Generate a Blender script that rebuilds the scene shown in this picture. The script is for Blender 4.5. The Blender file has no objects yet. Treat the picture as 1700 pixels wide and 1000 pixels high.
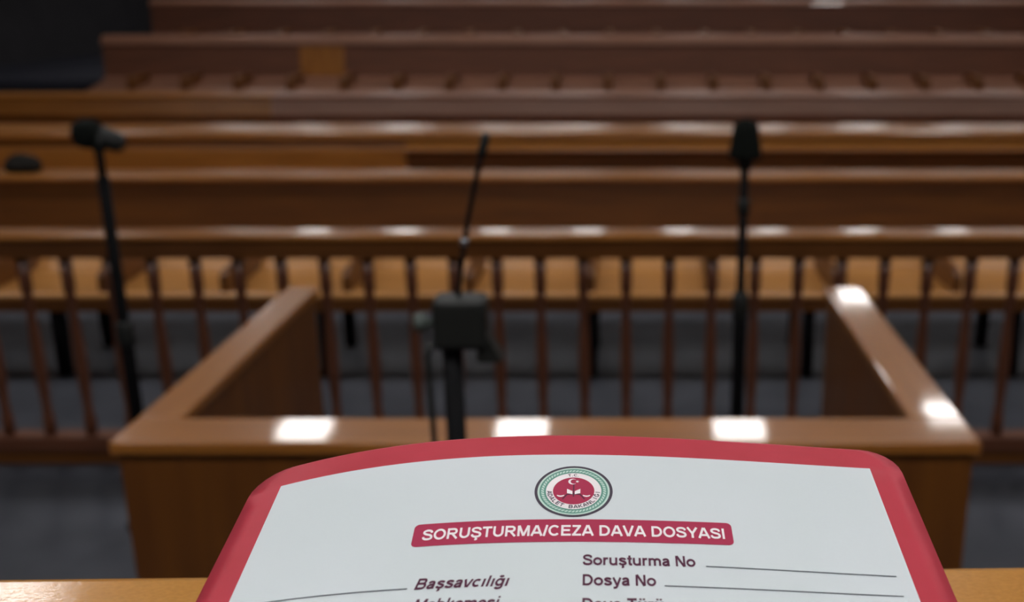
import bpy, bmesh, math, random
from mathutils import Vector, Matrix
random.seed(7)
S = bpy.context.scene
C = S.collection
R = math.radians

# ------------------------------------------------------------------ camera, world, exposure, lamps
CAM_Z, PITCH = 1.9, R(16.5)
cd = bpy.data.cameras.new('camera'); cam = bpy.data.objects.new('camera', cd); C.objects.link(cam)
cam.location = (0, 0, CAM_Z); cam.rotation_euler = (R(90) - PITCH, 0, 0)
cd.sensor_width = 36.0; cd.lens = 36.0 * 1736 / 1700
cd.shift_x = -193 / 1700
cd.clip_start = 0.02
cd.dof.use_dof = True; cd.dof.focus_distance = 0.362
cd.dof.aperture_fstop = 9.6
S.camera = cam
w = bpy.data.worlds.new('world'); S.world = w; w.use_nodes = True
w.node_tree.nodes['Background'].inputs[0].default_value = (0.5, 0.55, 0.6, 1)
w.node_tree.nodes['Background'].inputs[1].default_value = 0.05
S.view_settings.view_transform = 'Standard'; S.view_settings.look = 'None'
S.view_settings.exposure = 0.0; S.view_settings.gamma = 1.0
S.view_settings.use_curve_mapping = False
try:
    S.cycles.use_denoising = True
    S.cycles.max_bounces = 8
    S.cycles.sample_clamp_indirect = 6
except Exception:
    pass
LAMP = 26.0
CEIL = 4.5
COLS = [-5.65, -3.38, -1.11, 1.16, 3.43, 5.70]
LAMP_SPOTS = [(x, y) for y in (0.0, 5.05, 10.1, 15.1) for x in COLS if (x, y) != (3.43, 10.1)] + [(3.50, 10.55)] + \
             [(-6.08 + 1.765 * k, 19.8) for k in range(8)] + [(0.02, 0.0), (0.02, -1.4)]  # last two panels are extras, added above the desk to brighten the folder

# ------------------------------------------------------------------ materials
def mat(name, col, rough=0.5, spec=0.5, metal=0.0, coat=0.0):
    m = bpy.data.materials.new(name); m.use_nodes = True
    b = m.node_tree.nodes['Principled BSDF']
    b.inputs['Base Color'].default_value = (*col, 1)
    b.inputs['Roughness'].default_value = rough
    b.inputs['Specular IOR Level'].default_value = spec
    b.inputs['Metallic'].default_value = metal
    b.inputs['Coat Weight'].default_value = coat
    b.inputs['Coat Roughness'].default_value = 0.06
    return m

def mottle(m, a, b_, scale=(1, 1, 1), nscale=4.0, detail=6.0, bump=0.0, rough=None):
    nt = m.node_tree; N = nt.nodes; L = nt.links
    tc = N.new('ShaderNodeTexCoord'); mp = N.new('ShaderNodeMapping')
    mp.inputs['Scale'].default_value = scale
    nz = N.new('ShaderNodeTexNoise'); nz.inputs['Scale'].default_value = nscale
    nz.inputs['Detail'].default_value = detail
    rp = N.new('ShaderNodeValToRGB')
    rp.color_ramp.elements[0].position = 0.3; rp.color_ramp.elements[0].color = (*a, 1)
    rp.color_ramp.elements[1].position = 0.7; rp.color_ramp.elements[1].color = (*b_, 1)
    L.new(tc.outputs['Object'], mp.inputs['Vector']); L.new(mp.outputs[0], nz.inputs['Vector'])
    L.new(nz.outputs['Fac'], rp.inputs[0])
    pb = N['Principled BSDF']
    L.new(rp.outputs[0], pb.inputs['Base Color'])
    if bump:
        bp = N.new('ShaderNodeBump'); bp.inputs['Strength'].default_value = bump
        bp.inputs['Distance'].default_value = 0.002
        L.new(nz.outputs['Fac'], bp.inputs['Height']); L.new(bp.outputs[0], pb.inputs['Normal']); L.new(bp.outputs[0], pb.inputs['Coat Normal'])
    if rough:
        mr = N.new('ShaderNodeMapRange'); mr.inputs['To Min'].default_value = rough[0]; mr.inputs['To Max'].default_value = rough[1]
        L.new(nz.outputs['Fac'], mr.inputs['Value']); L.new(mr.outputs[0], pb.inputs['Roughness'])
    return m

GX, GY, GZ = (1.2, 14, 14), (14, 1.2, 14), (14, 14, 1.2)       # grain along x, y, z
def wood(name, a, b_, grain, rough=0.35, coat=0.5):
    return mottle(mat(name, b_, rough, 0.5, 0, coat), a, b_, grain, 1.6)
HA, HB = (0.30, 0.108, 0.018), (0.40, 0.155, 0.028)            # honey varnish
DA, DB = (0.118, 0.038, 0.006), (0.175, 0.060, 0.008)           # walnut varnish
RA, RB = (0.12, 0.040, 0.018), (0.17, 0.058, 0.026)            # reddish gallery wood
honey_x, honey_y, honey_z = [wood('honey_wood_' + n, HA, HB, g) for n, g in (('x', GX), ('y', GY), ('z', GZ))]
walnut_x, walnut_y, walnut_z = [wood('walnut_wood_' + n, DA, DB, g, 0.45, 0.15) for n, g in (('x', GX), ('y', GY), ('z', GZ))]
red_x = wood('red_wood_x', RA, RB, GX, 0.6, 0.0); red_y = wood('red_wood_y', RA, RB, GY, 0.5, 0.1); red_z = wood('red_wood_z', RA, RB, GZ, 0.4, 0.2)
honey_satin = wood('honey_satin_wood', HA, HB, GX, 0.32, 0.25); honey_satin.node_tree.nodes['Principled BSDF'].inputs['Coat Roughness'].default_value = 0.22
pale_red = wood('pale_red_wood', (0.28, 0.125, 0.075), (0.35, 0.165, 0.105), GX)
honey_rail = wood('honey_rail_wood', HA, HB, GX, 0.3, 0.7); honey_rail.node_tree.nodes['Principled BSDF'].inputs['Coat Roughness'].default_value = 0.13
seat_wood = wood('seat_wood', (0.52, 0.23, 0.06), (0.64, 0.30, 0.085), GX)
desk_wood = mottle(mat('desk_wood', (0.45, 0.2, 0.05), 0.32, 0.5, 0, 0.5), (0.37, 0.160, 0.022), (0.45, 0.205, 0.038), (260, 420, 260), 1.6, 4, 0.035)
black_metal = mat('black_metal', (0.007, 0.007, 0.008), 0.7, 0.08)
black_plastic = mat('black_plastic', (0.014, 0.016, 0.015), 0.5, 0.4)
grey_plastic = mat('grey_plastic', (0.08, 0.10, 0.09), 0.5, 0.4)
foam = mottle(mat('foam', (0.008, 0.010, 0.009), 0.95, 0.1), (0.006, 0.008, 0.007), (0.014, 0.016, 0.014), (1, 1, 1), 300, 2)
steel = mat('steel', (0.30, 0.31, 0.34), 0.3, 0.5, 0.9)
dark_fabric = mottle(mat('dark_fabric', (0.02, 0.02, 0.02), 0.9, 0.2), (0.014, 0.013, 0.012), (0.026, 0.024, 0.02), (1, 1, 1), 60, 3)
floor_m = mottle(mat('floor_stone', (0.06, 0.065, 0.075), 0.6, 0.3), (0.050, 0.054, 0.068), (0.074, 0.079, 0.098), (1, 1, 1), 3.5, 6)
tier_m = mottle(mat('tier_carpet', (0.03, 0.03, 0.04), 0.95, 0.1), (0.030, 0.031, 0.042), (0.045, 0.046, 0.060), (1, 1, 1), 30, 4)
wall_m = mottle(mat('dark_wall', (0.016, 0.014, 0.014), 0.85, 0.15), (0.026, 0.025, 0.028), (0.036, 0.034, 0.038), (1, 1, 1), 2)
ceil_m = mottle(mat('ceiling_paint', (0.6, 0.6, 0.6), 0.9, 0.2), (0.13, 0.105, 0.08), (0.155, 0.125, 0.10), (1, 1, 1), 2)
white_metal = mat('white_metal', (0.7, 0.7, 0.7), 0.5)
lamp_m = bpy.data.materials.new('lamp_diffuser'); lamp_m.use_nodes = True
_n = lamp_m.node_tree.nodes; _b = _n['Principled BSDF']
_b.inputs['Base Color'].default_value = (0.8, 0.8, 0.8, 1)
_b.inputs['Emission Color'].default_value = (1.0, 0.97, 0.95, 1)
_b.inputs['Emission Strength'].default_value = LAMP
cover_m = mottle(mat('red_card', (0.4, 0.03, 0.045), 0.45, 0.5), (0.40, 0.027, 0.046), (0.45, 0.035, 0.060), (1, 1, 1), 60, 5)
sheet_m = mottle(mat('white_sheet', (0.7, 0.74, 0.76), 0.5, 0.35), (0.555, 0.62, 0.64), (0.59, 0.645, 0.68), (1, 1, 1), 12, 3)
paper_m = mottle(mat('paper_pile', (0.75, 0.74, 0.7), 0.8, 0.2), (0.62, 0.61, 0.58), (0.80, 0.79, 0.76), (1, 1, 260), 3, 3)
ink_red = mat('ink_red', (0.36, 0.028, 0.075), 0.5, 0.3)
ink_white = mat('ink_white', (0.80, 0.76, 0.78), 0.5, 0.3)
ink_dark = mat('ink_dark', (0.085, 0.022, 0.050), 0.5, 0.3)
ink_line = mat('ink_line', (0.07, 0.08, 0.10), 0.5, 0.3)
ink_ring = mat('ink_ring', (0.06, 0.05, 0.07), 0.5, 0.3)
ink_green = mat('ink_green', (0.12, 0.29, 0.235), 0.5, 0.3)
ink_pale = mat('ink_pale_green', (0.50, 0.66, 0.60), 0.5, 0.3)

# ------------------------------------------------------------------ helpers
def link(name, bm, m, parent=None, smooth=False):
    bmesh.ops.recalc_face_normals(bm, faces=bm.faces[:])
    me = bpy.data.meshes.new(name); bm.to_mesh(me); bm.free()
    if smooth:
        for p in me.polygons: p.use_smooth = True
    for mm in (m if isinstance(m, (list, tuple)) else [m]): me.materials.append(mm)
    o = bpy.data.objects.new(name, me); C.objects.link(o)
    if parent: o.parent = parent
    return o

def tag(o, label=None, cat=None, group=None, kind=None):
    if label: o['label'] = label
    if cat: o['category'] = cat
    if group: o['group'] = group
    if kind: o['kind'] = kind
    return o

def thing(name, label, cat, loc=(0, 0, 0), rz=0, group=None):
    o = bpy.data.objects.new(name, None); C.objects.link(o)
    o.location = loc; o.rotation_euler = (0, 0, rz)
    return tag(o, label, cat, group)

def box(bm, x0, x1, y0, y1, z0, z1, bev=0.0, seg=2):
    t = bmesh.new(); bmesh.ops.create_cube(t, size=1)
    for v in t.verts:
        v.co = Vector((x0 + (v.co.x + .5) * (x1 - x0), y0 + (v.co.y + .5) * (y1 - y0), z0 + (v.co.z + .5) * (z1 - z0)))
    if bev: bmesh.ops.bevel(t, geom=t.edges[:], offset=bev, segments=seg, affect='EDGES', profile=0.5)
    merge(bm, t); return bm

def merge(bm, t):
    mp = {v: bm.verts.new(v.co) for v in t.verts}
    for f in t.faces:
        try:
            g = bm.faces.new([mp[v] for v in f.verts]); g.smooth = f.smooth; g.material_index = f.material_index
        except ValueError: pass
    t.free()

def B(x0, x1, y0, y1, z0, z1, bev=0.0, seg=2):
    return box(bmesh.new(), x0, x1, y0, y1, z0, z1, bev, seg)

def prism(bm, prof, x0, x1):
    """prof: (y, z) outline, extruded along x"""
    a = [bm.verts.new((x0, y, z)) for y, z in prof]; b = [bm.verts.new((x1, y, z)) for y, z in prof]
    n = len(prof)
    for i in range(n): bm.faces.new((a[i], a[(i + 1) % n], b[(i + 1) % n], b[i]))
    bm.faces.new(a[::-1]); bm.faces.new(b)
    return bm

def lathe(bm, prof, cx=0, cy=0, n=20, z0=0):
    rings = []
    for r, z in prof:
        rings.append([bm.verts.new((cx + r * math.cos(2 * math.pi * i / n), cy + r * math.sin(2 * math.pi * i / n), z0 + z)) for i in range(n)])
    for a, b in zip(rings, rings[1:]):
        for i in range(n):
            f = bm.faces.new((a[i], a[(i + 1) % n], b[(i + 1) % n], b[i])); f.smooth = True
    bm.faces.new(rings[0][::-1]); bm.faces.new(rings[-1])
    return bm

def tube(bm, pts, rad, n=10):
    pts = [Vector(p) for p in pts]
    rad = rad if isinstance(rad, (list, tuple)) else [rad] * len(pts)
    rings = []; prev = None
    for i, p in enumerate(pts):
        d = (pts[min(i + 1, len(pts) - 1)] - pts[max(i - 1, 0)]).normalized()
        if prev is None:
            prev = Vector((1, 0, 0)) if abs(d.x) < 0.9 else Vector((0, 1, 0))
        u = (prev - d * prev.dot(d)).normalized(); v = d.cross(u); prev = u
        rings.append([bm.verts.new(p + (u * math.cos(2 * math.pi * k / n) + v * math.sin(2 * math.pi * k / n)) * rad[i]) for k in range(n)])
    for a, b in zip(rings, rings[1:]):
        for k in range(n):
            f = bm.faces.new((a[k], a[(k + 1) % n], b[(k + 1) % n], b[k])); f.smooth = True
    bm.faces.new(rings[0][::-1]); bm.faces.new(rings[-1])
    return bm

def arc(a, b, c, n=12):
    a, b, c = Vector(a), Vector(b), Vector(c)
    return [(a * (1 - t) ** 2 + b * 2 * t * (1 - t) + c * t * t) for t in [i / n for i in range(n + 1)]]

# ------------------------------------------------------------------ the room
RX0, RX1, RY0, RY1 = -9.5, 8.5, -3.0, 22.0
def struct(name, bm, m): return tag(link(name, bm, m), kind='structure')
struct('floor', B(RX0, RX1, RY0, RY1, -0.2, 0.0), floor_m)
struct('ceiling', B(RX0, RX1, RY0, RY1, CEIL, CEIL + 0.2), ceil_m)
struct('wall_left', B(RX0 - 0.2, RX0, RY0, RY1, -0.2, CEIL + 0.2), wall_m)
struct('wall_right', B(RX1, RX1 + 0.2, RY0, RY1, -0.2, CEIL + 0.2), wall_m)
struct('wall_back', B(RX0 - 0.2, RX1 + 0.2, RY1, RY1 + 0.2, -0.2, CEIL + 0.2), wall_m)
struct('wall_front', B(RX0 - 0.2, RX1 + 0.2, RY0 - 0.2, RY0, -0.2, CEIL + 0.2), wall_m)
struct('floor_riser', B(RX0, RX1, 11.4, RY1, 0.0, 0.37), tier_m)
struct('floor_riser', B(RX0, RX1, 13.35, RY1, 0.37, 0.82), tier_m)
struct('floor_dais', B(-3.0, 3.0, RY0, 0.20, 0.0, 0.55), tier_m)

# ------------------------------------------------------------------ ceiling lamps
lamp0 = None
for (x, y) in LAMP_SPOTS:
    if lamp0 is None:
        r = thing('ceiling_light', 'square white light panel set flush in the ceiling', 'ceiling light', (x, y, CEIL), 0, 'ceiling light panels')
        bm = bmesh.new()
        for a in ((-.29, .29, -.29, -.26), (-.29, .29, .26, .29), (-.29, -.26, -.26, .26), (.26, .29, -.26, .26)):
            box(bm, a[0], a[1], a[2], a[3], -0.02, 0.0)
        link('frame', bm, white_metal, r)
        link('diffuser', B(-.26, .26, -.26, .26, -0.012, -0.002), lamp_m, r)
        lamp0 = r
    else:
        r = lamp0.copy(); C.objects.link(r); r.location = (x, y, CEIL)
        for ch in list(lamp0.children):
            c = ch.copy(); C.objects.link(c); c.parent = r

# ------------------------------------------------------------------ judge's desk
DESK_Z = 1.664
dk = thing('bench_desk', 'honey varnished raised desk under the red case folder, at the bottom edge', 'desk', (0, 0.396, 0), R(-1.3) * -1)
link('desktop', B(-1.9, 1.9, -0.72, 0.0, DESK_Z - 0.035, DESK_Z, 0.006, 3), desk_wood, dk)
link('front_panel', B(-1.86, 1.86, -0.10, -0.06, 0.0, DESK_Z - 0.035), walnut_x, dk)
for x in (-1.86, 1.82):
    link('side_panel', B(x, x + 0.04, -0.70, -0.10, 0.55, DESK_Z - 0.035), walnut_y, dk)

# ------------------------------------------------------------------ the dock in front of the desk
DT = 1.0
dock = thing('dock_enclosure', 'three-sided wooden dock with wide honey rails, standing in front of the desk', 'dock', (-0.173, 2.0, 0))
X0, X1 = -0.910, 0.910; TL, TR = 0.098, 0.116; YB = 1.20; FT = 0.135
link('front_panel', B(X0 + 0.012, X1 - 0.012, 0.012, 0.10, 0, DT - 0.03, 0.004), walnut_z, dock)
link('side_panel', B(X0 + 0.012, X0 + TL - 0.012, 0.10, YB - 0.012, 0, DT - 0.03, 0.004), walnut_z, dock)
link('side_panel', B(X1 - TR + 0.012, X1 - 0.012, 0.10, YB - 0.012, 0, DT - 0.03, 0.004), walnut_z, dock)
link('front_rail', B(X0, X1, 0, FT, DT - 0.03, DT, 0.006, 3), honey_x, dock)
link('side_rail', B(X0, X0 + TL, FT, YB, DT - 0.03, DT, 0.006, 3), honey_y, dock)
link('side_rail', B(X1 - TR, X1, FT, YB, DT - 0.03, DT, 0.006, 3), honey_y, dock)

# ------------------------------------------------------------------ balustrade
bal = thing('balustrade', 'long wooden balustrade of turned spindles across the room behind the dock', 'balustrade', (0, 4.04, 0))
HALF0, HALF1 = -6.2, 5.2
prof = [(-0.068, 0.966), (-0.075, 0.972), (-0.074, 0.982), (-0.066, 0.989), (-0.045, 0.993), (0.045, 0.993), (0.066, 0.989), (0.074, 0.982), (0.075, 0.972), (0.068, 0.966)]
link('top_rail', prism(bmesh.new(), prof, HALF0, HALF1), honey_rail, bal, False)
link('under_rail', B(HALF0, HALF1, -0.055, 0.04, 0.893, 0.966), walnut_x, bal)
link('bottom_rail', B(HALF0, HALF1, -0.045, 0.045, 0.06, 0.125, 0.006), red_x, bal)
link('plinth', B(HALF0, HALF1, -0.03, 0.03, 0.0, 0.06), walnut_x, bal)
sp = [(0.024, 0.125), (0.024, 0.20), (0.017, 0.215), (0.021, 0.235), (0.016, 0.25), (0.022, 0.33), (0.0255, 0.42), (0.023, 0.52),
      (0.018, 0.62), (0.0165, 0.70), (0.021, 0.715), (0.017, 0.73), (0.023, 0.75), (0.024, 0.78), (0.024, 0.893)]
b0 = None
for k in range(-22, 44):
    x = -2.416 + 0.172 * k
    if not HALF0 + .05 < x < HALF1 - .05: continue
    if b0 is None:
        b0 = link('baluster', lathe(bmesh.new(), sp, n=14), red_z, bal); b0.location = (x, 0, 0)
    else:
        c = b0.copy(); C.objects.link(c); c.parent = bal; c.location = (x, 0, 0)

# ------------------------------------------------------------------ public benches
def arms(parent, xs, y0, y1, z, m, th=0.045, h=.22):
    a0 = None
    for x in xs:
        if a0 is None:
            prof = [(y0 + .02, z), (y1, z), (y1, z + h), (y0 + .06, z + h * .9), (y0 + .02, z + h * .7)]
            a0 = link('armrest', prism(bmesh.new(), prof, -th / 2, th / 2), m, parent); a0.location.x = x
        else:
            c = a0.copy(); C.objects.link(c); c.parent = parent; c.location.x = x

# first row
GB = 'public benches facing the desk'
b1 = thing('public_bench', 'front row bench with pale seats, directly behind the balustrade', 'bench', (0, 5.0, 0), 0, GB)
L0, L1 = -6.5, 5.4
link('seat', prism(bmesh.new(), [(0, .43), (0, .448), (.015, .458), (.25, .445), (.50, .455), (.56, .50), (.575, .53), (.60, .53), (.60, .43)], L0, L1), seat_wood, b1)
link('backrest', prism(bmesh.new(), [(.575, .50), (.625, .918), (.665, .918), (.615, .50)], L0, L1), walnut_x, b1)
link('top_rail', prism(bmesh.new(), [(.60, .914), (.596, .928), (.602, .940), (.62, .946), (.81, .946), (.82, .940), (.82, .918)], L0, L1), honey_x, b1)
link('seat_rail', B(L0, L1, .012, .05, .36, .43), walnut_x, b1)
arms(b1, [-.187 + .61 * k for k in range(-9, 9)], 0.0, .585, .45, walnut_y, .035, .13)
lg = None
for x in (-5.1, -4.0, -2.90, -1.55, -.185, .92, 1.97, 3.1, 4.2):
    if lg is None:
        lg = link('leg', prism(bmesh.new(), [(.04, 0), (.10, 0), (.12, .36), (.50, .36), (.52, 0), (.58, 0), (.575, .43), (.05, .43)], -.025, .025), black_metal, b1, False); lg.location.x = x
    else:
        c = lg.copy(); C.objects.link(c); c.parent = b1; c.location.x = x

def simple_bench(root, x0, x1, back, rail, panelm, railm, seatz=.45, slat=None):
    """local y 0 = seat front; back / rail are (y, z) outlines"""
    link('seat', prism(bmesh.new(), [(0, seatz - .04), (0, seatz - .01), (.02, seatz), (.25, seatz - .01), (.50, seatz), (.56, seatz + .04), (.60, seatz + .04), (.60, seatz - .04)], x0, x1), seat_wood, root)
    link('backrest', prism(bmesh.new(), back, x0, x1), panelm, root)
    link('top_rail', prism(bmesh.new(), rail, x0, x1), railm, root)
    if slat: link('back_slat', prism(bmesh.new(), slat, x0, x1), railm, root)
    n = max(2, int((x1 - x0) / 1.3) + 1)
    l0 = None
    for i in range(n):
        x = x0 + .06 + (x1 - x0 - .12) * i / (n - 1)
        if l0 is None:
            l0 = link('leg', prism(bmesh.new(), [(.05, 0), (.11, 0), (.12, seatz - .10), (.49, seatz - .10), (.50, 0), (.56, 0), (.56, seatz - .04), (.06, seatz - .04)], -.025, .025), black_metal, root); l0.location.x = x
        else:
            c = l0.copy(); C.objects.link(c); c.parent = root; c.location.x = x

# second row: two benches butted end to end
rail2 = [(.50, .883), (.497, .90), (.500, .915), (.512, .928), (.54, .938), (.80, .961), (.80, .93), (.78, .883)]
slat2 = [(.470, .800), (.462, .808), (.466, .822), (.518, .868), (.56, .872), (.56, .800)]
back2 = [(.56, .46), (.56, .883), (.60, .883), (.60, .46)]
back2L = [(.53, .46), (.53, .80), (.56, .883), (.60, .883), (.60, .46)]
b2a = thing('public_bench', 'second row bench with solid honey back, on the left, ending midway', 'bench', (0, 7.0, 0), 0, GB)
simple_bench(b2a, -6.8, -1.605, back2L, rail2, honey_x, honey_satin)
b2b = thing('public_bench', 'second row bench with dark lower back, on the right beside the honey-backed one', 'bench', (0, 7.0, 0), 0, GB)
simple_bench(b2b, -1.60, 5.6, back2, rail2, walnut_x, honey_satin, slat=slat2)

# third row: two benches
rail3 = [(.50, .985), (.497, .995), (.505, 1.005), (.53, 1.010), (.70, 1.018), (.70, .985)]
back3 = [(.565, .46), (.53, .985), (.58, .985), (.61, .46)]
slat3 = [(.480, .825), (.472, .835), (.515, .965), (.53, .972), (.56, .972), (.56, .825)]
b3a = thing('public_bench', 'third row bench of orange-brown wood reaching the left edge', 'bench', (0, 9.0, 0), 0, GB)
simple_bench(b3a, -7.6, -3.205, back3, rail3, walnut_x, honey_x, slat=slat3)
b3b = thing('public_bench', 'third row bench of reddish wood, right of the orange-brown one', 'bench', (0, 9.0, 0), 0, GB)
simple_bench(b3b, -3.20, 6.6, back3, rail3, red_x, pale_red, slat=slat3)

# raised rows
def tier_bench(y, z, x0, x1, seat_z, back_top, rail_top, label, armx):
    r = thing('public_bench', label, 'bench', (0, y, z), 0, GB)
    sz = seat_z - z; bt = back_top - z; rt = rail_top - z
    link('seat', prism(bmesh.new(), [(0, sz - .05), (0, sz - .01), (.03, sz), (.40, sz + .07), (.50, sz + .12), (.54, sz + .12), (.54, sz - .05)], x0, x1), pale_red, r)
    link('backrest', prism(bmesh.new(), [(.50, sz + .12), (.54, bt), (.60, bt), (.56, sz + .12)], x0, x1), red_x, r)
    link('top_rail', prism(bmesh.new(), [(.51, bt), (.50, bt + .02), (.51, bt + .05), (.55, rt - .015), (.60, rt), (.68, rt), (.70, rt - .02), (.70, bt)], x0, x1), pale_red, r)
    arms(r, armx, 0, .52, sz, walnut_y, 0.085, .17)
    l0 = None
    for i in range(11):
        x = x0 + .06 + (x1 - x0 - .12) * i / 10
        if l0 is None:
            l0 = link('leg', B(-.03, .03, .06, .52, 0, sz - .05), black_metal, r); l0.location.x = x
        else:
            c = l0.copy(); C.objects.link(c); c.parent = r; c.location.x = x
    return r
b4 = tier_bench(12.3, .37, -6.28, 6.9, .800, 1.285, 1.40, 'fourth row bench on the lower step, with dividers along its seat', [-.847 + .614 * k for k in range(-8, 12)])
link('back_panel', prism(bmesh.new(), [(.500, .93 - .37), (.530, 1.275 - .37), (.545, 1.275 - .37), (.52, .93 - .37)], -3.93, -3.40), honey_z, b4)['label'] = 'lighter orange-brown panel'
b5 = tier_bench(13.9, .82, -6.35, 6.9, 1.25, 1.715, 1.80, 'topmost bench on the upper step, at the top edge', [-.847 + .614 * k for k in range(-8, 12)])

# ------------------------------------------------------------------ small dark pouch on the first bench's rail
bm = bmesh.new()
bmesh.ops.create_uvsphere(bm, u_segments=24, v_segments=14, radius=1)
for v in bm.verts:
    x, y, z = v.co
    z = max(z, -0.55)
    v.co = Vector((x * .105 * (1 + .06 * math.sin(5 * y)), y * .055, (z + .55) * .062 * (1 + .15 * x)))
po = thing('pouch', 'small rounded black pouch lying on the front bench top rail, at the left edge', 'pouch', (-3.33, 5.715, .9462))
link('body', bm, dark_fabric, po, True)
link('strap', tube(bmesh.new(), arc((-.07, 0, .07), (0, -.02, .125), (.07, 0, .075)), .006), black_plastic, po)

# ------------------------------------------------------------------ microphone stands
def mic_shape(bm, p, d, L, r0, r1):
    d = Vector(d).normalized(); p = Vector(p)
    tube(bm, [p, p + d * L * .1, p + d * L * .75, p + d * L], [r0 * .7, r0, r1, r1 * .8], 14)

def stand_base(r, R_=.13):
    link('base', lathe(bmesh.new(), [(R_, 0), (R_, .012), (R_ * .9, .022), (.03, .035), (.02, .06)], n=32), black_metal, r)

# left: head tilted down to the right, foam pointing up left
m1 = thing('microphone_stand', 'tall black microphone stand left of the dock, its head tilted', 'microphone stand', (-1.772, 3.5, 0), 0, 'microphone stands')
stand_base(m1, .085)
link('pole', tube(bmesh.new(), [(0, 0, .05), (0, 0, .72), (0, 0, .74), (0, 0, 1.30)], [.024, .024, .020, .020], 14), black_metal, m1)
link('pole_tip', tube(bmesh.new(), [(0, 0, 1.28), (0, 0, 1.40)], [.014, .014], 12), black_metal, m1)
link('clutch', lathe(bmesh.new(), [(.026, .70), (.030, .71), (.030, .78), (.024, .79)], n=16), black_plastic, m1)
c1 = link('clamp', tube(bmesh.new(), [(0, 0, 1.385), (.0, 0, 1.41), (.01, 0, 1.44)], [.018, .026, .03], 12), black_plastic, m1)
bm = bmesh.new(); mic_shape(bm, (.078, .02, 1.405), (-.9, -.1, .36), .125, .032, .040)
h1 = link('microphone', bm, black_plastic, m1)
link('windscreen', lathe(bmesh.new(), [(.02, -.015), (.044, 0), (.053, .03), (.048, .062), (.022, .08)], -.030, 0, 20, 1.412), foam, h1)

# right: cone head seen from the front
m2 = thing('microphone_stand', 'tall black microphone stand with bell-shaped head, behind the dock near its right wing', 'microphone stand', (.375, 3.35, 0), 0, 'microphone stands')
stand_base(m2, .12)
link('pole', tube(bmesh.new(), [(0, 0, .05), (0, 0, .86), (0, 0, .88), (0, 0, 1.37)], [.023, .023, .016, .014], 14), black_metal, m2)
link('clutch', lathe(bmesh.new(), [(.020, .84), (.028, .85), (.028, .93), (.020, .94)], n=16), black_plastic, m2)
link('collar', lathe(bmesh.new(), [(.016, 1.20), (.021, 1.205), (.021, 1.25), (.016, 1.255)], n=16), black_plastic, m2)
h2 = link('microphone', lathe(bmesh.new(), [(.016, 1.345), (.024, 1.36), (.030, 1.385), (.034, 1.392)], n=18), black_plastic, m2)
link('windscreen', lathe(bmesh.new(), [(.050, 1.385), (.054, 1.395), (.049, 1.43), (.043, 1.47), (.038, 1.495), (.022, 1.507), (.006, 1.51)], n=24), foam, h2)

# middle: thick stand with a clamp box and a gooseneck
m3 = thing('microphone_stand', 'near black stand with clamp box and thin gooseneck microphone, just above the folder', 'microphone stand', (-.267, 1.5, 0), 0, 'microphone stands')
stand_base(m3, .14)
link('pole', tube(bmesh.new(), [(0, 0, .05), (0, 0, .70), (0, 0, .71), (0, 0, 1.40)], [.019, .019, .0155, .0155], 16), black_metal, m3)
link('clutch', lathe(bmesh.new(), [(.02, .68), (.024, .69), (.024, .77), (.02, .78)], n=16), black_plastic, m3)
bx_ = link('clamp_box', B(-.024, .056, -.028, .028, 1.385, 1.464, .010, 3), black_plastic, m3)
k = link('knob', tube(bmesh.new(), [(-.024, -.01, 1.425), (-.034, -.01, 1.425), (-.036, -.01, 1.425), (-.052, -.01, 1.425)], [.006, .006, .014, .014], 14), grey_plastic, bx_)
bm = prism(bmesh.new(), [(-.02, 1.365), (.02, 1.365), (.02, 1.41), (-.02, 1.41)], .040, .072)
for v in bm.verts:
    if v.co.z > 1.39 and v.co.x > .06: v.co.x -= .018
    elif v.co.z < 1.39 and v.co.x > .06: v.co.x += .006
link('clip', bm, black_plastic, bx_)
gp = arc((.012, 0, 1.455), (.020, 0, 1.52), (.032, 0, 1.575), 8) + arc((.034, 0, 1.585), (.044, 0, 1.63), (.056, 0, 1.675), 8)
link('gooseneck', tube(bmesh.new(), gp, .0040, 10), black_metal, m3)
mm = link('microphone', tube(bmesh.new(), [(.056, 0, 1.672), (.057, 0, 1.678), (.063, 0, 1.700), (.064, 0, 1.706)], [.005, .0065, .0065, .004], 12), black_plastic, m3)
link('ring', tube(bmesh.new(), [(.0245, 0, 1.541), (.027, 0, 1.552)], .0062, 12), steel, m3)
cab = [(-.030, -.012, 1.395), (-.036, -.012, 1.37), (-.034, -.012, 1.30), (-.031, -.012, 1.15), (-.030, -.012, .9), (-.026, -.012, .5), (-.03, -.014, .12), (-.05, -.10, .031), (-.10, -.16, .006), (-.3, -.2, .006)]
link('cable', tube(bmesh.new(), cab, .0048, 8), black_plastic, m3)

# ------------------------------------------------------------------ the case folder
P0 = (-0.01869, 0.354277, 1.743546); AL, YAW, ROLL = 0.227088, 0.028259, -0.020215
K2, K3, KD = 0.84196, -3.64224, -4.73839
WID, LEN = 0.235, 0.33
CA, SA, CY, SY = math.cos(AL), math.sin(AL), math.cos(YAW), math.sin(YAW)
def P_(u, v):
    h = -(K2 * u * u + K3 * u ** 3) * max(0.0, 1 + KD * min(v, .2))
    r = ROLL * max(0.0, 1 - v / LEN)
    a, b, c = u, -v * CA, -v * SA + h + u * r
    return Vector((P0[0] + a * CY - b * SY, P0[1] + a * SY + b * CY, P0[2] + c))
def P(u, v, off=0.0):
    p = P_(u, v)
    if off:
        e = 1e-4
        n = (P_(u + e, v) - P_(u - e, v)).cross(P_(u, v - e) - P_(u, v + e)).normalized()
        p = p + n * off
    return p
FO = Vector((P0[0], P0[1] - LEN * CA, DESK_Z))
fold = thing('case_folder', 'red bordered court case folder with printed white cover, lying on the desk', 'folder', FO)
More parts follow.
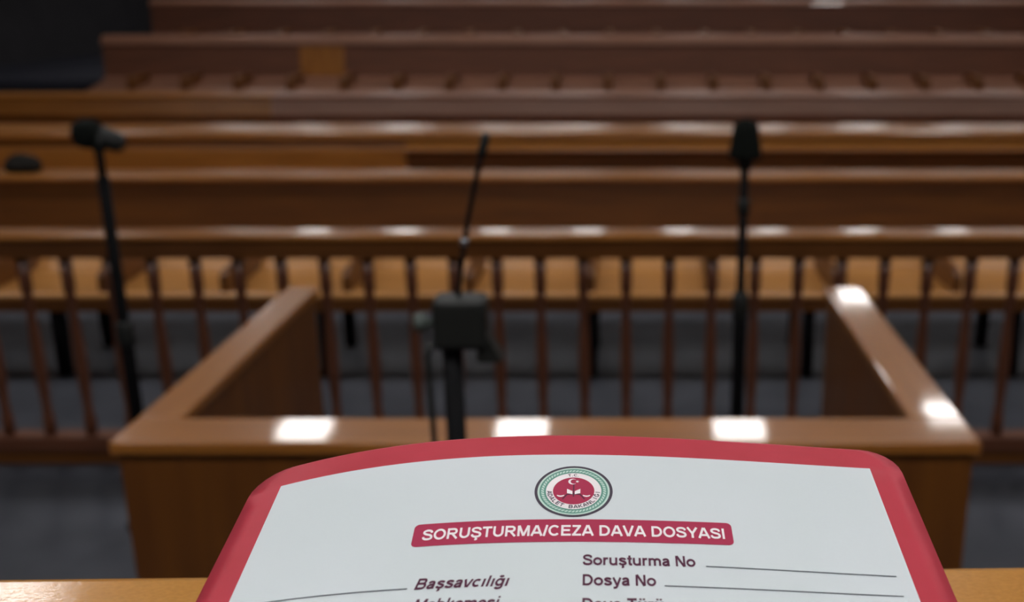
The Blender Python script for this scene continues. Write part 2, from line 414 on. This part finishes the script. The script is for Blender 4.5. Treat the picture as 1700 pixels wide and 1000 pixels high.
def flink(name, bm, m, parent=None, smooth=False):
    for v in bm.verts: v.co = v.co - FO
    return link(name, bm, m, parent or fold, smooth)
def lin(a, b, n): return [a + (b - a) * i / n for i in range(n + 1)]

def sheet(bm, u0, u1, v0, v1, nu, nv, off, rad=0.0, th=0.0):
    """a grid on the folder's surface; rad rounds its corners; th gives it thickness"""
    vs = lin(v0, v1, nv)
    if rad: vs = sorted(set([v0 + rad * (1 - math.cos(t)) for t in lin(0, math.pi / 2, 6)] + lin(v0 + rad, v1 - rad, nv) + [v1 - rad * (1 - math.cos(t)) for t in lin(0, math.pi / 2, 6)]))
    top = []
    for v in vs:
        d = 0.0
        if rad:
            q = max(0.0, rad - (v - v0), rad - (v1 - v))
            d = rad - math.sqrt(max(0.0, rad * rad - q * q))
        top.append([(u, v) for u in lin(u0 + d, u1 - d, nu)])
    A = [[bm.verts.new(P(u, v, off)) for u, v in row] for row in top]
    fs = []
    for i in range(len(A) - 1):
        for j in range(nu):
            f = bm.faces.new((A[i][j], A[i + 1][j], A[i + 1][j + 1], A[i][j + 1])); f.smooth = True; fs.append(f)
    if th:
        D = [[bm.verts.new(P(u, v, off - th)) for u, v in row] for row in top]
        for i in range(len(A) - 1):
            for j in range(nu):
                f = bm.faces.new((D[i][j], D[i][j + 1], D[i + 1][j + 1], D[i + 1][j])); f.smooth = True
            bm.faces.new((A[i][0], D[i][0], D[i + 1][0], A[i + 1][0]))
            bm.faces.new((A[i][nu], A[i + 1][nu], D[i + 1][nu], D[i][nu]))
        for j in range(nu):
            bm.faces.new((A[0][j], A[0][j + 1], D[0][j + 1], D[0][j]))
            bm.faces.new((A[-1][j], D[-1][j], D[-1][j + 1], A[-1][j + 1]))
    return bm

H = WID / 2
BT, BS = 0.01157, 0.0116
cov = flink('cover', sheet(bmesh.new(), -H, H, 0, LEN, 40, 40, 0, 0.013, 0.0011), cover_m)
wht = flink('cover_sheet', sheet(bmesh.new(), -H + BS, H - BS, BT, LEN - BT, 40, 40, 0.00015), sheet_m)
# papers between the covers and the back cover lying on the desk
bm = bmesh.new()
U = lin(-H + .018, H - .018, 16); V = lin(.018, LEN - .012, 12)
tp = [[bm.verts.new(P(u, v, -.0035)) for u in U] for v in V]
bt_ = [[bm.verts.new(Vector((P_(u, v).x, P_(u, v).y, DESK_Z + .0012))) for u in U] for v in V]
for i in range(len(V) - 1):
    for j in range(len(U) - 1):
        bm.faces.new((tp[i][j], tp[i + 1][j], tp[i + 1][j + 1], tp[i][j + 1]))
        bm.faces.new((bt_[i][j], bt_[i][j + 1], bt_[i + 1][j + 1], bt_[i + 1][j]))
    bm.faces.new((tp[i][0], bt_[i][0], bt_[i + 1][0], tp[i + 1][0]))
    bm.faces.new((tp[i][-1], tp[i + 1][-1], bt_[i + 1][-1], bt_[i][-1]))
for j in range(len(U) - 1):
    bm.faces.new((tp[0][j], tp[0][j + 1], bt_[0][j + 1], bt_[0][j]))
    bm.faces.new((tp[-1][j], bt_[-1][j], bt_[-1][j + 1], tp[-1][j + 1]))
for v in bm.verts: v.co.z = max(v.co.z, DESK_Z + .0012)
flink('paper_stack', bm, paper_m)
bm = bmesh.new()
q = [P_(-H + .006, .008), P_(H - .006, .008), P_(H - .006, LEN - .002), P_(-H + .006, LEN - .002)]
lo = [bm.verts.new((p.x, p.y, DESK_Z)) for p in q]; hi = [bm.verts.new((p.x, p.y, DESK_Z + .0011)) for p in q]
bm.faces.new(lo[::-1]); bm.faces.new(hi)
for i in range(4): bm.faces.new((lo[i], lo[(i + 1) % 4], hi[(i + 1) % 4], hi[i]))
flink('back_cover', bm, cover_m)

# --- printing: flat figures drawn in the cover's own (u, v) frame
def poly(bm, pts, off, mi=0):
    f = bm.faces.new([bm.verts.new(P(u, v, off)) for u, v in pts]); f.material_index = mi
def ring(bm, cu, cv, r0, r1, off, mi=0, n=64, a0=0, a1=2 * math.pi):
    ts = lin(a0, a1, n)
    for s, t in zip(ts, ts[1:]):
        poly(bm, [(cu + r0 * math.cos(s), cv + r0 * math.sin(s)), (cu + r1 * math.cos(s), cv + r1 * math.sin(s)),
                  (cu + r1 * math.cos(t), cv + r1 * math.sin(t)), (cu + r0 * math.cos(t), cv + r0 * math.sin(t))], off, mi)
def disc(bm, cu, cv, r, off, mi=0, n=48):
    poly(bm, [(cu + r * math.cos(2 * math.pi * i / n), cv + r * math.sin(2 * math.pi * i / n)) for i in range(n)], off, mi)

CAP = 1.0
def EL(cx, cy, rx, ry, a0, a1, n=16):
    return [(cx + rx * math.cos(R(a)), cy + ry * math.sin(R(a))) for a in lin(a0, a1, n)]
def CR(pts, n=4):
    """a smooth line through the points"""
    q = [pts[0]] + list(pts) + [pts[-1]]; out = []
    for i in range(1, len(q) - 2):
        for k in range(n):
            t = k / n
            out.append(tuple(.5 * (2 * q[i][d] + (q[i + 1][d] - q[i - 1][d]) * t + (2 * q[i - 1][d] - 5 * q[i][d] + 4 * q[i + 1][d] - q[i + 2][d]) * t * t
                                   + (3 * q[i][d] - q[i - 1][d] - 3 * q[i + 1][d] + q[i + 2][d]) * t ** 3) for d in (0, 1)))
    return out + [tuple(pts[-1])]
_S = CR([(.80, .69), (.72, .85), (.47, .915), (.23, .86), (.15, .73), (.25, .60), (.47, .525), (.71, .44), (.80, .29), (.72, .14), (.47, .085), (.21, .14), (.11, .31)])
_s = CR([(.64, .52), (.56, .61), (.38, .645), (.21, .61), (.16, .53), (.24, .44), (.42, .375), (.60, .30), (.65, .20), (.57, .11), (.38, .08), (.20, .12), (.11, .22)])
_cd = lambda x: CR([(x, .03), (x + .01, -.06), (x + .07, -.10), (x + .05, -.18), (x - .09, -.19)])
_arch = lambda cx, rx: [(cx - rx, .36)] + EL(cx, .44, rx, .20, 180, 0) + [(cx + rx, 0)]
_u = [[(.16, .725), (.16, .30)] + EL(.42, .30, .26, .22, 180, 360), [(.68, .725), (.68, 0)]]
TYPE = {                                                                 # advance, then the strokes of each letter
    'I': (.388, [[(.19, 0), (.19, 1)]]), 'l': (.388, [[(.19, 0), (.19, 1)]]), 'ı': (.388, [[(.19, 0), (.19, .725)]]),
    'i': (.388, [[(.19, 0), (.19, .725)], [(.19, .85), (.19, 1.0)]]), 'İ': (.388, [[(.19, 0), (.19, 1)], [(.19, 1.08), (.19, 1.22)]]),
    'E': (.93, [[(.17, 0), (.17, 1)], [(.10, .91), (.86, .91)], [(.10, .52), (.80, .52)], [(.10, .09), (.88, .09)]]),
    'L': (.86, [[(.17, 0), (.17, 1)], [(.10, .09), (.82, .09)]]),
    'T': (.853, [[(.03, .91), (.82, .91)], [(.426, 0), (.426, 1)]]),
    'O': (1.086, [EL(.543, .5, .41, .42, 0, 360, 32)]), 'C': (1.01, [EL(.52, .5, .40, .42, 42, 318, 26)]),
    'D': (1.01, [[(.17, 0), (.17, 1)], [(.10, .91), (.45, .91)] + EL(.46, .5, .40, .41, 90, -90) + [(.10, .09)]]),
    'R': (1.01, [[(.17, 0), (.17, 1)], [(.10, .91), (.56, .91)] + EL(.60, .70, .22, .21, 90, -90, 10) + [(.10, .49)], [(.50, .47), (.90, 0)]]),
    'B': (1.01, [[(.17, 0), (.17, 1)], [(.10, .91), (.54, .91)] + EL(.58, .72, .21, .19, 90, -90, 10) + [(.10, .53)], [(.10, .53), (.58, .53)] + EL(.62, .31, .24, .22, 90, -90, 10) + [(.10, .09)]]),
    'U': (1.01, [[(.17, 1), (.17, .4)] + EL(.505, .4, .335, .31, 180, 360) + [(.84, 1)]]),
    'S': (.93, [_S]), 'Ş': (.93, [_S, _cd(.46)]),
    'M': (1.163, [[(.17, 0), (.17, 1)], [(.20, 1), (.58, .04)], [(.96, 1), (.58, .04)], [(.99, 0), (.99, 1)]]),
    'N': (1.01, [[(.17, 0), (.17, 1)], [(.20, 1), (.81, 0)], [(.84, 0), (.84, 1)]]),
    'K': (1.01, [[(.17, 0), (.17, 1)], [(.86, 1), (.20, .33)], [(.40, .56), (.90, 0)]]),
    'A': (1.01, [[(.09, 0), (.48, 1)], [(.53, 1), (.92, 0)], [(.24, .30), (.77, .30)]]),
    'V': (.93, [[(.08, 1), (.44, 0)], [(.49, 0), (.85, 1)]]),
    'Y': (.93, [[(.08, 1), (.465, .42)], [(.85, 1), (.465, .42)], [(.465, .5), (.465, 0)]]),
    'Z': (.853, [[(.08, .91), (.78, .91)], [(.72, .95), (.14, .05)], [(.05, .09), (.80, .09)]]),
    'G': (1.086, [EL(.53, .5, .41, .42, 42, 340, 26) + [(.92, .44), (.56, .44)]]),
    'Ğ': (1.086, [EL(.53, .5, .41, .42, 42, 340, 26) + [(.92, .44), (.56, .44)], EL(.53, 1.24, .16, .12, 200, 340, 8)]),
    '/': (.44, [[(.09, -.02), (.35, 1.02)]]), '.': (.388, [[(.19, 0), (.19, .18)]]), ' ': (.388, []),
    'o': (.853, [EL(.426, .3625, .31, .28, 0, 360, 26)]),
    'r': (.543, [[(.16, 0), (.16, .725)], CR([(.16, .40), (.21, .55), (.32, .63), (.50, .625)])]),
    'u': (.853, _u), 'ü': (.853, _u + [[(.28, .85), (.28, .99)], [(.56, .85), (.56, .99)]]),
    't': (.465, [CR([(.24, .94), (.24, .6), (.24, .22), (.28, .11), (.45, .09)]), [(.03, .64), (.44, .64)]]),
    'm': (1.24, [[(.16, 0), (.16, .725)], _arch(.39, .23), _arch(.85, .23)]),
    'n': (.853, [[(.16, 0), (.16, .725)], _arch(.42, .26)]),
    'h': (.853, [[(.16, 0), (.16, 1)], _arch(.42, .26)]),
    'a': (.776, [CR([(.14, .51), (.22, .615), (.38, .645), (.53, .60), (.58, .48), (.585, .2), (.62, 0)]), CR([(.58, .42), (.36, .375), (.19, .31), (.13, .20), (.20, .10), (.34, .08), (.50, .14), (.58, .27)])]),
    's': (.776, [_s]), 'ş': (.776, [_s, _cd(.38)]),
    'y': (.776, [[(.08, .725), (.40, .02)], CR([(.70, .725), (.46, .12), (.36, -.11), (.25, -.19), (.09, -.19)])]),
    'v': (.776, [[(.08, .725), (.36, 0)], [(.41, 0), (.69, .725)]]),
    'c': (.776, [EL(.40, .3625, .29, .28, 48, 312, 22)]),
    'e': (.776, [EL(.39, .3625, .29, .28, 0, 318, 24), [(.12, .345), (.70, .345)]]),
    'ğ': (.853, [EL(.39, .38, .27, .265, 0, 360, 24), [(.68, .725), (.68, -.02)] + EL(.41, -.03, .27, .15, 0, -160, 10), EL(.41, 1.02, .15, .13, 200, 340, 8)]),
    'k': (.776, [[(.16, 0), (.16, 1)], [(.64, .725), (.20, .27)], [(.34, .43), (.68, 0)]]),
}
def stroke(pts, t):
    n = len(pts); closed = n > 3 and math.dist(pts[0], pts[-1]) < 1e-6; L_, R_ = [], []
    for i, p in enumerate(pts):
        a = pts[i - 1] if i else (pts[-2] if closed else p)
        b = pts[i + 1] if i < n - 1 else (pts[1] if closed else p)
        d1 = Vector((p[0] - a[0], p[1] - a[1])); d2 = Vector((b[0] - p[0], b[1] - p[1]))
        d1 = d1.normalized() if d1.length > 1e-9 else d2.normalized()
        d2 = d2.normalized() if d2.length > 1e-9 else d1
        d = (d1 + d2).normalized(); k = t / 2 / max(.5, d.dot(d1))
        L_.append((p[0] - d.y * k, p[1] + d.x * k)); R_.append((p[0] + d.y * k, p[1] - d.x * k))
    return [[L_[i], R_[i], R_[i + 1], L_[i + 1]] for i in range(n - 1)]
def glyphs(text, weight=0.17):
    """a line of bold grotesque lettering as flat quads, in cap heights"""
    out = []; x = 0.0
    for ch in text:
        adv, st = TYPE[ch]
        for p in st: out += [[(x + a, b) for a, b in f] for f in stroke(p, weight * (.75 if min(q[1] for q in p) < -.15 and ch in 'Şş' else 1))]
        x += adv
    return out
def text(bm, s, u0, u1, vb, cap, off, weight=0.17, slant=0.0, slope=0.0, mi=0):
    ps = glyphs(s, weight)
    xs = [x for f in ps for x, y in f]; a, b = min(xs), max(xs)
    for f in ps:
        out = []
        for x, y in f:
            yy = y / CAP * cap
            t = (x - a) / (b - a)
            out.append((u0 + (u1 - u0) * t + slant * yy, vb + slope * t - yy))
        poly(bm, out, off, mi)

# emblem
SU, SV, SR = -0.0008, 0.0316, 0.0133
bm = bmesh.new()
disc(bm, SU, SV, SR * .97, .00022, 4)                                   # pale green-white ground
ring(bm, SU, SV, SR * .925, SR, .00026, 1)
ring(bm, SU, SV, SR * .83, SR * .875, .00026, 2)
ring(bm, SU, SV, SR * .71, SR * .76, .00026, 2)
for i in range(56):                                                      # rope border between the green rings
    a = 2 * math.pi * i / 56; r0, r1 = SR * .76, SR * .83
    poly(bm, [(SU + r0 * math.cos(a), SV + r0 * math.sin(a)), (SU + r1 * math.cos(a + .06), SV + r1 * math.sin(a + .06)),
              (SU + r1 * math.cos(a + .095), SV + r1 * math.sin(a + .095)), (SU + r0 * math.cos(a + .035), SV + r0 * math.sin(a + .035))], .00026, 2)
ring(bm, SU, SV, SR * .53, SR * .71, .00024, 3)
disc(bm, SU, SV, SR * .53, .00028, 0)
emb = flink('emblem', bm, [ink_red, ink_ring, ink_green, ink_white, ink_pale])
bm = bmesh.new()
O2 = .00034
cv = SV - SR * .36                                                       # crescent and star
pts = [(SU - SR * .03 + SR * .115 * math.cos(t), cv + SR * .115 * math.sin(t)) for t in lin(R(40), R(320), 18)] + \
      [(SU + SR * .005 + SR * .090 * math.cos(t), cv + SR * .090 * math.sin(t)) for t in lin(R(310), R(50), 18)]
for i in range(18):
    poly(bm, [pts[i], pts[i + 1], pts[36 - i], pts[37 - i]], O2)
poly(bm, [(SU + SR * .09 + SR * (.055 if i % 2 == 0 else .022) * math.cos(i * math.pi / 5), cv + SR * (.055 if i % 2 == 0 else .022) * math.sin(i * math.pi / 5)) for i in range(10)], O2)
for s in (-1, 1):                                                        # open book
    poly(bm, [(SU + s * SR * .03, SV + SR * .02), (SU + s * SR * .17, SV - SR * .07), (SU + s * SR * .17, SV + SR * .10), (SU + s * SR * .03, SV + SR * .14)][::s], O2)
    c0 = SU + s * SR * .33                                               # scale pans
    ts = lin(R(10), R(170), 12)
    for t0, t1 in zip(ts, ts[1:]):
        poly(bm, [(c0 + SR * .10 * math.cos(t0), SV + SR * .16 + SR * .085 * math.sin(t0)), (c0 + SR * .10 * math.cos(t1), SV + SR * .16 + SR * .085 * math.sin(t1)),
                  (c0 + SR * .08 * math.cos(t1), SV + SR * .16 + SR * .03 * math.sin(t1)), (c0 + SR * .08 * math.cos(t0), SV + SR * .16 + SR * .03 * math.sin(t0))], O2)
    poly(bm, [(SU, SV + SR * .10), (SU + s * SR * .18, SV + SR * .13), (SU + s * SR * .30, SV + SR * .33), (SU + s * SR * .26, SV + SR * .33), (SU + s * SR * .16, SV + SR * .17), (SU, SV + SR * .15)], O2 - .00003, 1)
poly(bm, [(SU - SR * .016, SV - SR * .24), (SU + SR * .016, SV - SR * .24), (SU + SR * .016, SV + SR * .24), (SU - SR * .016, SV + SR * .24)], O2 + .00004, 1)
flink('emblem_figures', bm, [ink_white, ink_dark], emb)
bm = bmesh.new()
def arc_text(s, r, a_mid, step, size, inward):
    """letters on a circle about the emblem; a measured clockwise from the top"""
    n = len(s)
    for i, ch in enumerate(s):
        if ch == ' ': continue
        k = (i - (n - 1) / 2) * step
        a = a_mid + (k if not inward else -k)
        ps = glyphs(ch, .20); xs = [x for f in ps for x, y in f]; mx = (min(xs) + max(xs)) / 2
        for f in ps:
            out = []
            for x, y in f:
                X = (x - mx) / CAP * size; Y = y / CAP * size - size / 2
                if inward: X, Y = -X, -Y
                rr = r + Y
                out.append((SU + rr * math.sin(a) + X * math.cos(a), SV - rr * math.cos(a) + X * math.sin(a)))
            poly(bm, out, O2)
arc_text('ADALET BAKANLIĞI', SR * .62, math.pi, R(11.2), SR * .12, True)
arc_text('T.C.', SR * .62, 0, R(7), SR * .10, False)
flink('emblem_lettering', bm, ink_ring, emb)

# heading bar
bm = sheet(bmesh.new(), -.0524, .0513, .0460, .0567, 40, 6, .00026, .0018)
ban = flink('heading_bar', bm, ink_red)
bm = bmesh.new(); text(bm, 'SORUŞTURMA/CEZA DAVA DOSYASI', -.0493, .0486, .0540, .0050, .00040, .19)
flink('heading_lettering', bm, ink_white, ban)
# form field labels
def field(s, u0, u1, vb, cap, slant=0.0, slope=0.0):
    bm = bmesh.new(); text(bm, s, u0, u1, vb, cap, .00030, .195, slant, slope)
    flink('form_lettering', bm, ink_dark)
field('Soruşturma No', .0026, .0380, .0672, .0047)
field('Dosya No', .0027, .0252, .0759, .0047)
field('Dava Türü', .0027, .0270, .0858, .0047)
field('Başsavcılığı', -.0484, -.0203, .0758, .0046, .22)
field('Mahkemesi', -.0478, -.0227, .0845, .0046, .22)
def rule(u0, u1, v0, v1):
    bm = bmesh.new(); n = 24
    for i in range(n):
        a, b = u0 + (u1 - u0) * i / n, u0 + (u1 - u0) * (i + 1) / n
        va, vb = v0 + (v1 - v0) * i / n, v0 + (v1 - v0) * (i + 1) / n
        poly(bm, [(a, va - .00022), (a, va + .00022), (b, vb + .00022), (b, vb - .00022)], .00030)
    flink('fill_line', bm, ink_line)
rule(.0412, .1012, .0668, .0683)
rule(.0277, .1012, .0757, .0771)
rule(.0300, .1012, .0856, .0866)
rule(-.0505, -.0985, .0752, .0747)
rule(-.0500, -.0985, .0842, .0838)
